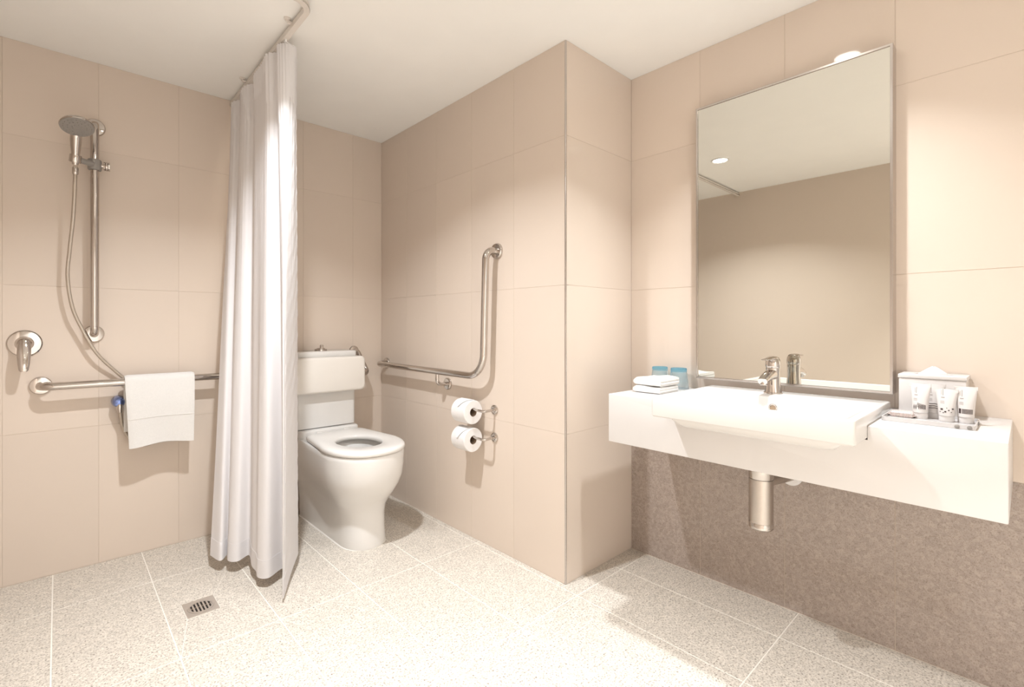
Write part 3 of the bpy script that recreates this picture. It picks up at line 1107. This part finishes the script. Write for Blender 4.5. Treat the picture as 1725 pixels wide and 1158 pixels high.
# ------------------------------------------------------------------ vanity, basin, tap, trap
VX, VZ0, VZ1, VY0, VY1 = 1.600, 0.598, 0.783, 0.030, 1.093
BX0, BX1, BY0, BY1, BZ0, BZ1 = 1.471, 1.930, 0.286, 0.838, 0.747, 0.813
va = thing('vanity', 'white wall-hung vanity shelf with a thick front', 'vanity', (XR, (VY0 + VY1) / 2, VZ0))
vo = Vector((XR, (VY0 + VY1) / 2, VZ0))
b = box(VX, XR - 0.0005, VY0, VY1, VZ0, VZ1, 0.003, 2)
b = boolean_cut(b, [box(VX - 0.05, BX1 + 0.001, BY0 - 0.0008, BY1 + 0.0008, BZ0 - 0.002, VZ1 + 0.1), box(VX + 0.03, BX1 - 0.01, BY0 + 0.02, BY1 - 0.02, 0.655, VZ1 + 0.1)])
bmesh.ops.translate(b, verts=b.verts[:], vec=-vo)
obj('shelf_body', b, 'solid_surface', va, smooth=30)

ba = thing('wash_basin', 'white rectangular semi-recessed wash basin set into the vanity', 'basin', ((BX0 + BX1) / 2, (BY0 + BY1) / 2, BZ0))
bo = Vector(((BX0 + BX1) / 2, (BY0 + BY1) / 2, BZ0))
b = bmesh.new()
R_ = []
R_.append(rrect(VX + 0.05, BX1 - 0.03, BY0 + 0.04, BY1 - 0.04, 0.660, 0.03))
R_.append(rrect(VX + 0.036, BX1 - 0.015, BY0 + 0.025, BY1 - 0.025, BZ0 + 0.0005, 0.02))
R_.append(rrect(BX0 + 0.004, BX1 - 0.004, BY0 + 0.004, BY1 - 0.004, BZ0, 0.006))
R_.append(rrect(BX0, BX1, BY0, BY1, BZ0 + 0.004, 0.008))
R_.append(rrect(BX0, BX1, BY0, BY1, BZ1 - 0.005, 0.008))
R_.append(rrect(BX0 + 0.0015, BX1 - 0.0015, BY0 + 0.0015, BY1 - 0.0015, BZ1 - 0.0015, 0.008))
R_.append(rrect(BX0 + 0.005, BX1 - 0.005, BY0 + 0.005, BY1 - 0.005, BZ1, 0.008))
R_.append(rrect(BX0 + 0.018, 1.775, BY0 + 0.022, BY1 - 0.022, BZ1, 0.02))
R_.append(rrect(BX0 + 0.022, 1.771, BY0 + 0.026, BY1 - 0.026, BZ1 - 0.003, 0.02))
R_.append(rrect(BX0 + 0.040, 1.756, BY0 + 0.040, BY1 - 0.040, 0.735, 0.03))
R_.append(rrect(BX0 + 0.060, 1.735, BY0 + 0.060, BY1 - 0.060, 0.716, 0.03))
R_.append(rrect(BX0 + 0.10, 1.69, BY0 + 0.14, BY1 - 0.14, 0.710, 0.03))
loft(b, [[p - bo for p in r] for r in R_])
obj('bowl', b, 'ceramic', ba, smooth=40)
ov = obj('overflow_ring', lathe([(0.0135, 0.0), (0.0135, 0.002), (0.0115, 0.0035), (0.009, 0.002), (0.009, 0.0)], Vector((1.7635, 0.565, 0.776)) - bo, (-1, 0, 0.22), 24, False, False), 'chrome', ba)
obj('overflow_hole', lathe([(0.0092, 0.0008), (0.0092, 0.0012), (0.002, 0.0013)], Vector((1.7635, 0.565, 0.776)) - bo, (-1, 0, 0.22), 24), 'core_card', ov)
obj('plug_waste', lathe([(0.032, 0.0), (0.032, 0.002), (0.027, 0.004), (0.010, 0.005)], Vector((1.62, 0.562, 0.710)) - bo, (0, 0, 1), 28), 'chrome', ba)

TAPX, TAPY = 1.850, 0.592
ta = thing('basin_tap', 'chrome single-lever mixer tap standing on the basin ledge', 'tap', (TAPX, TAPY, BZ1))
obj('base_ring', lathe([(0.029, 0.0), (0.029, 0.003), (0.026, 0.006)], seg=32), 'chrome', ta)
obj('body', lathe([(0.0265, 0.004), (0.0235, 0.020), (0.0215, 0.045), (0.0215, 0.070), (0.0225, 0.084), (0.0225, 0.089)], seg=32), 'chrome', ta, smooth=60)
b = bmesh.new()
rings = []
for x, z, w, h in ((0.0, 0.064, 0.018, 0.019), (-0.025, 0.066, 0.0175, 0.0165), (-0.055, 0.062, 0.0165, 0.0125), (-0.085, 0.054, 0.0155, 0.0105), (-0.100, 0.049, 0.0145, 0.009)):
    ring = []
    for k in range(24):
        a = 2 * PI * k / 24
        ca, sa = math.cos(a), math.sin(a)
        ring.append(Vector((x - 0.25 * h * math.copysign(abs(sa) ** 0.6, sa), w * math.copysign(abs(ca) ** 0.6, ca), z + h * math.copysign(abs(sa) ** 0.6, sa))))
    rings.append(ring)
loft(b, rings)
sp = obj('spout', b, 'chrome', ta, smooth=50)
obj('aerator', lathe([(0.0115, 0.0), (0.0115, 0.010), (0.009, 0.012)], (-0.088, 0, 0.047), (-0.12, 0, -1), 20), 'chrome', sp)
b = lathe([(0.0225, 0.090), (0.0235, 0.094), (0.0235, 0.106), (0.022, 0.116), (0.017, 0.124), (0.009, 0.128), (0.001, 0.129)], seg=32)
hd_ = obj('lever_head', b, 'chrome', ta, smooth=60)
b = bmesh.new()
rings = []
for x, z, w, h in ((0.012, 0.122, 0.016, 0.006), (-0.01, 0.124, 0.017, 0.006), (-0.035, 0.1225, 0.0135, 0.0042), (-0.062, 0.1205, 0.0115, 0.0032), (-0.082, 0.1200, 0.010, 0.0028), (-0.086, 0.1200, 0.006, 0.0018)):
    rings.append([Vector((x, w * math.cos(2 * PI * k / 18), z + h * math.sin(2 * PI * k / 18))) for k in range(18)])
loft(b, rings)
obj('lever', b, 'chrome', hd_, smooth=60)

tr = thing('bottle_trap', 'brushed steel bottle trap hanging below the vanity', 'waste trap', (1.705, 0.581, VZ0))
obj('bottle', lathe([(0.0355, -0.0465), (0.0355, -0.186)], seg=36), 'steel_brushed', tr)
obj('collar', lathe([(0.0335, -0.001), (0.036, -0.004), (0.036, -0.043), (0.0345, -0.046)], seg=36), 'steel', tr)
obj('bottom_cap', lathe([(0.0345, -0.1865), (0.036, -0.189), (0.036, -0.204), (0.033, -0.208), (0.01, -0.209)], seg=36), 'steel', tr)
op = obj('outlet_pipe', tube([(0.03, 0, -0.062), (0.15, 0, -0.080), (XR - 1.705 - 0.001, 0, -0.100)], 0.0185, 20), 'steel_brushed', tr)
obj('wall_rosette', lathe([(0.036, 0.0), (0.036, 0.012), (0.031, 0.018), (0.019, 0.019)], (XR - 1.705 - 0.0005, 0, -0.100), (-1, 0, 0), 28), 'white_plastic', op)

# ------------------------------------------------------------------ things on the vanity
ZV = VZ1


def tumbler(x, y, label):
    t = thing('glass_tumbler', label, 'tumbler', (x, y, ZV), group='blue tumblers on the vanity')
    H = 0.086
    # upside down: wide rim on the shelf, heavy blue base on top, faintly fluted
    b = bmesh.new()
    seg = 40

    def ring(r, z, amp=0.0):
        return [Vector(((r + amp * math.cos(10 * 2 * PI * k / seg)) * math.cos(2 * PI * k / seg), (r + amp * math.cos(10 * 2 * PI * k / seg)) * math.sin(2 * PI * k / seg), z)) for k in range(seg)]
    prof = [(0.0385, 0.0, 0), (0.0405, 0.001, 0), (0.0405, 0.004, 0), (0.0385, 0.02, 0.0002), (0.0345, 0.05, 0.0005), (0.0315, 0.072, 0.0006), (0.0320, 0.078, 0), (0.0318, H - 0.002, 0), (0.0300, H, 0), (0.012, H - 0.001, 0)]
    inner = [(0.012, H - 0.014, 0), (0.0285, H - 0.014, 0), (0.0295, H - 0.018, 0), (0.0320, 0.05, 0), (0.0360, 0.02, 0), (0.0380, 0.0, 0)]
    outer = [ring(*p) for p in prof]
    inn = [ring(*p) for p in inner]
    vo_ = [[b.verts.new(p) for p in r] for r in outer]
    vi_ = [[b.verts.new(p) for p in r] for r in inn]
    for L in (vo_, vi_):
        for a, c in zip(L[:-1], L[1:]):
            for k in range(seg):
                j = (k + 1) % seg
                b.faces.new((a[k], a[j], c[j], c[k]))
    b.faces.new(vo_[-1])
    b.faces.new(vi_[0])
    for k in range(seg):
        j = (k + 1) % seg
        b.faces.new((vi_[-1][k], vi_[-1][j], vo_[0][j], vo_[0][k]))
    obj('glass_body', b, 'blue_glass', t, smooth=50)
    return t


tumbler(1.955, 1.072, 'blue upturned tumbler partly behind the folded cloths')
tumbler(1.950, 0.984, 'blue upturned tumbler nearer the mirror')


def face_cloth(z, h, x0, x1, y0, y1, label):
    t = thing('face_cloth', label, 'face cloth', ((x0 + x1) / 2, (y0 + y1) / 2, z), group='folded face cloths on the vanity')
    cx_, cy_ = (x0 + x1) / 2, (y0 + y1) / 2
    # folded slab: rounded fold toward the room end, open layered edge toward the basin
    b = bmesh.new()
    NXs, NY = 14, 22
    hx, hy = (x1 - x0) / 2, (y1 - y0) / 2

    def layer(zb, zt, sh):
        prof = []
        m = 10
        for k in range(m + 1):
            f = k / m
            prof.append((hy - 0.004 - sh - (2 * hy - 0.016 - sh) * f * 1.0, zb))
        # order: along bottom from +y end to -y end then round the fold and back on top
        pr = []
        yl, yr = -hy + sh, hy
        r = (zt - zb) / 2
        for k in range(12):
            pr.append((yl + (yr - r - yl) * k / 11, zb))
        for k in range(1, 8):
            a = -PI / 2 + PI * k / 8
            pr.append((yr - r + r * math.cos(a), zb + r + r * math.sin(a)))
        for k in range(12):
            pr.append((yr - r + (yl - yr + r) * k / 11, zt))
        rings = []
        for k in range(NXs + 1):
            f = k / NXs
            xx = -hx + 2 * hx * f
            e = 1 - max(0, (abs(f - 0.5) * 2 - 0.86) / 0.14) * 0.28
            zm = (zb + zt) / 2
            rings.append([Vector((xx, yy, zm + (zz - zm) * e + (0.0025 * math.sin(yy * 60 + f * 3) * (1 if zz > zm else 0)))) for yy, zz in pr])
        loft(b, rings)
    layer(0.0, h, 0.0)
    obj('outer_fold', b, 'towel', t, smooth=60)
    b = bmesh.new()
    add_box(b, -hx + 0.004, hx - 0.004, -hy - 0.004, -hy + 0.012, h * 0.22, h * 0.44, 0.002, 2)
    add_box(b, -hx + 0.006, hx - 0.005, -hy - 0.002, -hy + 0.012, h * 0.55, h * 0.80, 0.002, 2)
    obj('inner_fold', b, 'towel', t, smooth=60)
    return t


face_cloth(ZV, 0.027, 1.718, 1.868, 0.945, 1.060, 'lower folded white face cloth lying on the vanity')
face_cloth(ZV + 0.0285, 0.031, 1.722, 1.872, 0.943, 1.060, 'upper folded white face cloth on top of the other')

# tissue box
tb = thing('tissue_box', 'white tissue box against the wall behind the tubes', 'tissue box', (1.953, 0.190, ZV))
b = box(-0.053, 0.053, -0.073, 0.073, 0.0, 0.108, 0.002, 2)
obj('box_body', b, 'tube_white', tb)
b = boolean_cut(box(-0.055, 0.055, -0.075, 0.075, 0.1085, 0.120, 0.002, 2), [prism([(0.02 * math.cos(2 * PI * k / 24), 0.045 * math.sin(2 * PI * k / 24)) for k in range(24)], 0.1, 0.2)])
obj('lid', b, 'tube_white', tb)
b = bmesh.new()
rings = []
for z, hw_, hd2, tw_ in ((0.105, 0.036, 0.010, 0.0), (0.119, 0.036, 0.009, 0.3), (0.127, 0.026, 0.006, 0.5), (0.136, 0.014, 0.004, 0.8), (0.142, 0.004, 0.002, 1.0)):
    ring = []
    for k in range(20):
        a = 2 * PI * k / 20
        w = 1 + 0.18 * math.sin(3 * a + tw_ * 3)
        ring.append(Vector((hd2 * math.sin(a) * w, hw_ * math.cos(a), z + 0.002 * math.sin(2 * a))))
    rings.append(ring)
loft(b, rings)
obj('tissue', b, 'paper', tb, smooth=50)

# amenity tray
ty = thing('amenity_tray', 'shallow pale tray under the toiletry tubes', 'tray', (1.795, 0.183, ZV))
b = bmesh.new()
TXH, TYH = 0.072, 0.094
outer = [rrect(-TXH, TXH, -TYH, TYH, z, 0.006) for z in (0.0005, 0.012)]
innr = [rrect(-TXH + 0.003, TXH - 0.003, -TYH + 0.003, TYH - 0.003, z, 0.004) for z in (0.012, 0.0035)]
loft(b, outer + innr)
obj('tray_body', b, 'tray_white', ty)
for yy in (-TYH + 0.011, -TYH + 0.034):
    obj('stud', lathe([(0.005, 0.0), (0.005, 0.0015), (0.003, 0.0025)], (-TXH, yy, 0.006), (-1, 0, 0), 14), 'grey_plastic', ty)
obj('stud', lathe([(0.005, 0.0), (0.005, 0.0015), (0.003, 0.0025)], (TXH - 0.05, -TYH, 0.006), (0, -1, 0), 14), 'grey_plastic', ty)

so_ = thing('wrapped_soap', 'small soap in a patterned wrapper on the tray', 'soap', (1.818, 0.243, ZV + 0.0036))
b = bmesh.new()
loft(b, [rrect(-0.022 + i_, 0.022 - i_, -0.026 + i_, 0.026 - i_, z, 0.006) for z, i_ in ((0.0, 0.003), (0.003, 0.0), (0.012, 0.0), (0.015, 0.003))])
obj('wrapped_bar', b, 'soap_wrap', so_)
b = bmesh.new()
add_box(b, -0.018, 0.018, -0.031, -0.0255, 0.005, 0.0065)
obj('wrapper_end', b, 'soap_wrap', so_)
b = bmesh.new()
add_box(b, -0.018, 0.018, 0.0255, 0.031, 0.005, 0.0065)
obj('wrapper_end', b, 'soap_wrap', so_)


def tube_sec(h, Ht):
    """half width (along y) and half depth (along x) of a tube at height fraction h"""
    w = 0.0165 + 0.0065 * h ** 1.2
    d = 0.0165 * max(0.0, 1 - h ** 1.6) + 0.0012
    return w, d


def toiletry(x, y, Ht, rz, label, style):
    t = thing('toiletry_tube', label, 'toiletry tube', (x, y, ZV + 0.0037), rz, group='toiletry tubes on the tray')
    cap = 0.016
    obj('cap', lathe([(0.0155, 0.0), (0.016, 0.001), (0.016, cap - 0.001), (0.0155, cap)], seg=28), 'tube_white', t)
    b = bmesh.new()
    rings = []
    seg = 32
    for k in range(15):
        f = k / 14
        w, d = tube_sec(f, Ht)
        rings.append([Vector((d * math.cos(2 * PI * j / seg), w * math.sin(2 * PI * j / seg), cap + 0.0005 + (Ht - cap) * f)) for j in range(seg)])
    loft(b, rings)
    obj('tube_body', b, 'tube_white', t, smooth=60)
    b = bmesh.new()
    add_box(b, -0.0016, 0.0016, -0.0232, 0.0232, Ht - 0.009, Ht + 0.0005, 0.0005, 1)
    obj('crimp', b, 'tube_white', t)

    def P(u, z, lift):
        f = max(0, min(1, (z - cap) / (Ht - cap)))
        w, d = tube_sec(f, Ht)
        yy = u
        s = math.sqrt(max(0.0, 1 - min(0.98, (yy / w) ** 2)))
        return Vector((-(d * s) - lift, yy, z))

    def patch(b, u0, u1, z0, z1, skew=0.0, n=4):
        lo, hi = [], []
        for k in range(n + 1):
            u = u0 + (u1 - u0) * k / n
            dz = skew * (k / n)
            for lst, lift in ((lo, -0.0002), (hi, 0.0005)):
                lst.append((P(u, z0 + dz, lift), P(u, z1 + dz, lift)))
        vs = [[b.verts.new(q) for q in (lo[k][0], lo[k][1], hi[k][1], hi[k][0])] for k in range(n + 1)]
        for k in range(n):
            for m in range(4):
                b.faces.new((vs[k][m], vs[k][(m + 1) % 4], vs[k + 1][(m + 1) % 4], vs[k + 1][m]))
        b.faces.new(vs[0])
        b.faces.new(list(reversed(vs[-1])))
    b = bmesh.new()
    zb = cap + 0.010
    if style == 'leaf':
        for k in range(4):
            patch(b, -0.013 + k * 0.004, -0.0115 + k * 0.004, zb, zb + 0.012, 0.002, 1)
        for k in range(5):
            patch(b, -0.013, 0.004, zb + 0.001 + k * 0.0026, zb + 0.0020 + k * 0.0026, 0.006)
        for k in range(3):
            patch(b, 0.005 + k * 0.003, 0.0065 + k * 0.003, zb + 0.004, zb + 0.014, -0.006, 1)
    elif style == 'wave':
        for k in range(3):
            patch(b, -0.014, 0.0, zb + 0.001 + k * 0.006, zb + 0.0025 + k * 0.006, 0.003)
            patch(b, 0.0, 0.014, zb + 0.004 + k * 0.006, zb + 0.0055 + k * 0.006, -0.002)
    elif style == 'dots':
        for u, z, r in ((-0.012, 0.010, 0.0018), (-0.004, 0.006, 0.0014), (0.003, 0.002, 0.002), (0.010, 0.008, 0.0024), (0.007, -0.001, 0.0012), (-0.009, 0.001, 0.0010), (0.013, 0.001, 0.001), (0.0, 0.012, 0.0009)):
            patch(b, u - r, u + r, zb + z - r, zb + z + r, 0, 2)
    else:
        patch(b, 0.009, 0.0135, zb, zb + 0.013, 0.0, 2)
        for k in range(4):
            patch(b, -0.0135, 0.0075, zb + k * 0.0032, zb + 0.0021 + k * 0.0032, 0.0006)
    obj('printed_pattern', b, 'tube_print', t, smooth=0)
    b = bmesh.new()
    tz = cap + 0.034
    for k in range(3):
        patch(b, 0.0045 - 0.0, 0.0125 - 0.0, tz + k * 0.0028, tz + 0.0008 + k * 0.0028, 0, 2)
    patch(b, 0.004, 0.011, tz + 0.0145, tz + 0.0170, 0, 2)
    patch(b, 0.0065, 0.0080, tz + 0.021, tz + 0.038, 0, 1)
    patch(b, 0.0100, 0.0108, tz + 0.023, tz + 0.036, 0, 1)
    obj('printed_text', b, 'tube_text', t, smooth=0)
    return t


toiletry(1.822, 0.205, 0.097, -0.08, 'white toiletry tube with a leafy printed band, nearest the soap', 'leaf')
toiletry(1.852, 0.178, 0.097, 0.05, 'white toiletry tube with wavy printed stripes, behind the others', 'wave')
toiletry(1.812, 0.150, 0.088, 0.10, 'shorter white toiletry tube with dotted print, in front', 'dots')
toiletry(1.822, 0.113, 0.097, 0.04, 'white toiletry tube with a dark striped block, at the tray end', 'block')
